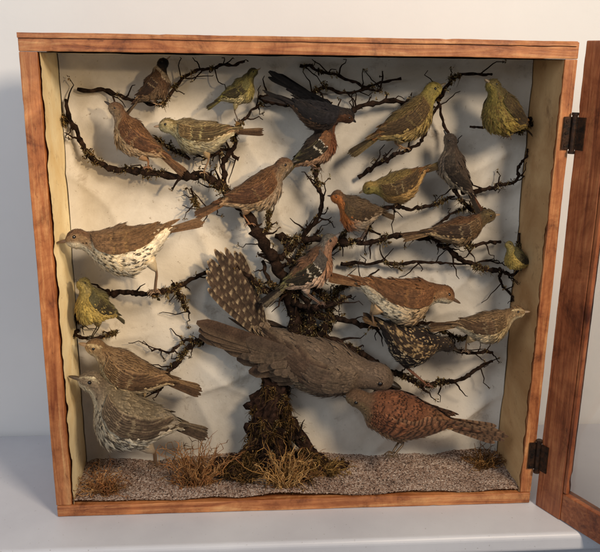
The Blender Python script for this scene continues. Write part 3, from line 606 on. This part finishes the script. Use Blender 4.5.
linn=dict(lark,back=H('6a4a30'),belly=H('a88c66'),breast=H('7a5c3c'),crown=H('5a4a30'),cheek=H('5c4a2e'),throat=H('7a6642'),brow=H('6c5c38'),cov=H('5c4028'),wing=H('33241a'),wedge=H('806444'))
wtit=dict(back=H('5a5230'),rump=H('5c5636'),belly=H('b09650'),breast=H('a08744'),crown=H('6a5f36'),cheek=H('877748'),throat=H('98854a'),mask=H('4a4224'),wing=H('2e2618'),wedge=H('6c6238'),wbar=H('988858'),cov=H('4c462c'),flank=H('8c7848'),tail=H('363020'),beak=H('2a2420'),leg=H('4a4030'))
star=dict(back=H('281e18'),rump=H('2c211a'),belly=H('281e18'),breast=H('241b17'),crown=H('33271d'),cheek=H('2c221a'),throat=H('33271d'),wing=H('2c2017'),wedge=H('6c5234'),wbar=H('8f7048'),cov=H('291f18'),cedge=H('5c462e'),km=('fleck',H('b0946a')),kmp=.5,bm=('fleck',H('c4ac86')),bmp=.42,wfleck=H('9c8058'),tail=H('2e2118'),tedge=H('86663f'),beak=H('4c3c2a'),leg=H('8a5a40'))
cuck=dict(back=H('6c5a49'),rump=H('705e4c'),belly=H('9c8769'),breast=H('786451'),crown=H('6f5c4b'),cheek=H('745f4c'),throat=H('806e57'),flank=H('867258'),wing=H('483629'),wedge=H('74604a'),gcov=H('554436'),cov=H('5e4d3d'),cedge=H('78644e'),km=('scallop',H('796651')),bm=('bar',H('4a382a')),bmp=.9,tail=H('3c2e24'),tedge=H('524234'),tspot=H('ac987a'),ttip=H('a08c70'),vbar=H('4c3828'),tround=1,beak=H('2c241c'),leg=H('a08040'))
ches=dict(back=H('7a4c32'),rump=H('745036'),belly=H('b08e68'),breast=H('946c4a'),flank=H('8c6646'),crown=H('6a503a'),cheek=H('766044'),throat=H('907a58'),wing=H('6c4832'),wedge=H('8c6a4c'),wbarred=H('120a05'),gcov=H('7a4a30'),cov=H('804e34'),cedge=H('946444'),ccen=H('4c2a18'),mbar=H('2a1810'),strong=1,km=('bar',H('120a05')),bm=('bar',H('2a180c')),bmp=1,tail=H('5c4432'),tedge=H('7a6048'),tbar=H('1c110a'),vbar=H('3a2618'),tround=1,beak=H('2c241c'),leg=H('6c5438'))
y8=.082
bird('reed_bunting','small dark brown bird with black head on thin branch',reed,(170,57),(125,115),y8,(158,106),roll=10,fat=1.3,hs=1.15)
bird('siskin','small yellow green finch standing upright on twig',siskin,(260,69),(207,108),y8,(239,123),bl=.05,fat=1.35,tl=.26)
bird('swallow','dark swallow with one wing raised behind its back',swal,(355,122),(266,95),y8-.01,(332,117),roll=35,rz=-.01,bl=.035,bw=1.2,openw=dict(w=[dict(s=1,tip=(268,73,.09),trail=(290,94,.1))],keep=1,keep2=1),notch=.3,wl=1.15,fat=1.1,pitch=-14,wk=.12,tl=.28,hs=1.2)
bird('meadow_pipit','slim brown streaked bird with buff breast, beak raised',dict(dunnock,breast=H('a88c66'),belly=H('bca07c')),(105,102),(184,172),y8-.01,(148,169),roll=20,bl=.055,fat=1.12)
bird('female_siskin','pale streaked yellowish finch perched on lichened limb',psis,(155,127),(263,131),y8,(204,174),roll=10,rz=-.02,fat=1.15,bl=.045)
bird('yellowhammer','yellow headed bunting with streaked brown back',yham,(445,84),(350,154),y8,(403,150),roll=20,bl=.045,fat=1.08)
bird('greenfinch','plump olive yellow finch against the side lining',gfinch,(485,80),(532,134),y8,(506,138),roll=10,yb=-.03,bl=.05,bw=1.4,fat=1.5,tl=.16,hs=1.2)
bird('brambling','dark headed finch with white wing bar and rusty breast',chaf2,(341,114),(276,181),y8,(316,170),roll=20,bl=.05,bw=1.2,fat=1.15)
bird('dunnock','brown and grey streaked dunnock on thick lichened limb',dunnock,(297,161),(196,215),y8-.008,(250,225),roll=22,bl=.05,fat=1.12)
bird('robin','robin with orange face and breast on lichened branch',robin,(328,196),(394,217),y8-.008,(360,240),roll=22,rz=.01,fat=1.6,bl=.045,tp=8,hs=1.35,tl=.2,dens=.85)
bird('cirl_bunting','yellow and tan bunting stretched low along a thin branch',ybunt,(360,193),(448,161),y8+.005,(398,206),roll=20,rz=-.02,fat=1.25,bl=.045)
bird('flycatcher','slim dark grey brown bird clinging to upright twig',flyc,(444,131),(481,213),y8,(455,188),roll=0,up=(.8,-.5,.5),fat=1.05,bl=.05)
bird('linnet','small olive brown streaked finch with low posture',linn,(499,215),(403,237),y8,(462,244),roll=20,rz=-.01,fat=1.0,bl=.045)
bird('goldcrest','tiny yellow bird perched by the case side',wtit,(504,242),(536,270),y8-.01,(516,271),roll=-2,fat=1.5,hs=1.25,tl=.2,bl=.05)
bird('chaffinch','pinkish chaffinch with white wing bars and grey crown',chaf,(340,234),(262,304),y8,(320,305),roll=20,bl=.05,bw=1.2,fat=1.12)
bird('song_thrush','large song thrush with spotted pale breast',thrush,(58,243),(202,221),.052,(155,293),roll=-6,rz=0.01,fat=1.25,yb=-.03,bl=.06,dens=1.25,pitch=8,tl=.25)
bird('blue_tit','small plump tit with yellow breast by the case side',wtit,(76,280),(125,322),y8-.01,(92,338),roll=2,fat=1.65,hs=1.4,tl=.2,yb=-.03,bl=.04,dens=.85)
bird('corn_bunting','streaked buff bunting crouching on twiggy branch',lark,(80,344),(200,391),.066,(144,389),roll=22,rz=.01,fat=1.2,bl=.05,bw=1.2,dens=1.1,yb=-.015)
bird('redwing','large grey brown thrush with streaked breast on the sand',redwing,(70,377),(206,434),.052,(156,466),roll=12,rz=.03,fat=1.38,bl=.06,dens=1.2,tl=.22,yb=-.03)
bird('cuckoo','big grey cuckoo with raised white spotted tail and drooped wing',cuck,(399,388),(213,250),.078,(300,420),yb=-.01,roll=38,tl=.47,tp=-40,rz=-.03,fat=1.0,wl=1.15,spread=17,dens=1.5,bl=.05,bw=1.1,yt=.005,tw=1.4,wk=.12,openw=dict(w=[dict(s=-1,tip=(195,328,.085),trail=(262,392,.075))],keep=1,keep2=1),legs=False)
bird('young_cuckoo','chestnut barred young cuckoo crouching low over the sand',ches,(344,396),(508,437),.034,(392,456),yb=.018,roll=46,tl=.42,tp=-3,rz=-.065,fat=1.12,wl=1.35,spread=6,dens=1.4,bl=.02,hs=.95)
bird('mistle_thrush','rufous brown thrush with spotted buff underparts',rufous,(459,303),(329,276),.074,(373,326),roll=2,rz=.0,fat=1.22,bl=.06,dens=1.2,pitch=-12,tl=.26)
bird('starling','dark glossy starling covered in pale buff spots',star,(460,352),(364,316),.070,(427,386),roll=20,rz=.01,fat=1.3,bl=.08,tl=.2,dens=1.3)
bird('skylark','streaked brown lark standing on dark branch',lark,(529,312),(430,327),.06,(465,352),roll=10,fat=1.18,bl=.05,dens=1.05,yb=-.04)
# ---------------------------------------------------------------- light
def area(n,loc,tgt,size,en,col):
    l=bpy.data.lights.new(n,'AREA');l.size=size;l.energy=en;l.color=col;o=bpy.data.objects.new(n,l);S.collection.objects.link(o)
    o.location=loc;o.rotation_euler=(Vector(tgt)-Vector(loc)).to_track_quat('-Z','Y').to_euler();return o
area('warm_lamp',(1.30,-1.45,1.55),(.3,.1,.45),.42,37,(1,.83,.64))
area('cool_fill',(-.9,-1.5,1.5),(.4,.1,.3),1.3,18,(.85,.91,1))  # broad cool fill added from the left, not an actual window
l=bpy.data.lights.new('warm_spot','SPOT');l.energy=74;l.color=(1,.74,.44);l.spot_size=math.radians(22);l.spot_blend=1;l.shadow_soft_size=.04  # added spot that makes the warm pool on the left of the backing
o=bpy.data.objects.new('warm_spot',l);S.collection.objects.link(o);o.location=(1.0,-1.3,1.0);o.rotation_euler=(Vector((.10,.12,.44))-Vector(o.location)).to_track_quat('-Z','Y').to_euler()
wd=bpy.data.worlds.new('World');S.world=wd;wd.use_nodes=True;bg=wd.node_tree.nodes['Background'];bg.inputs[0].default_value=(.84,.9,1,1);bg.inputs[1].default_value=.21
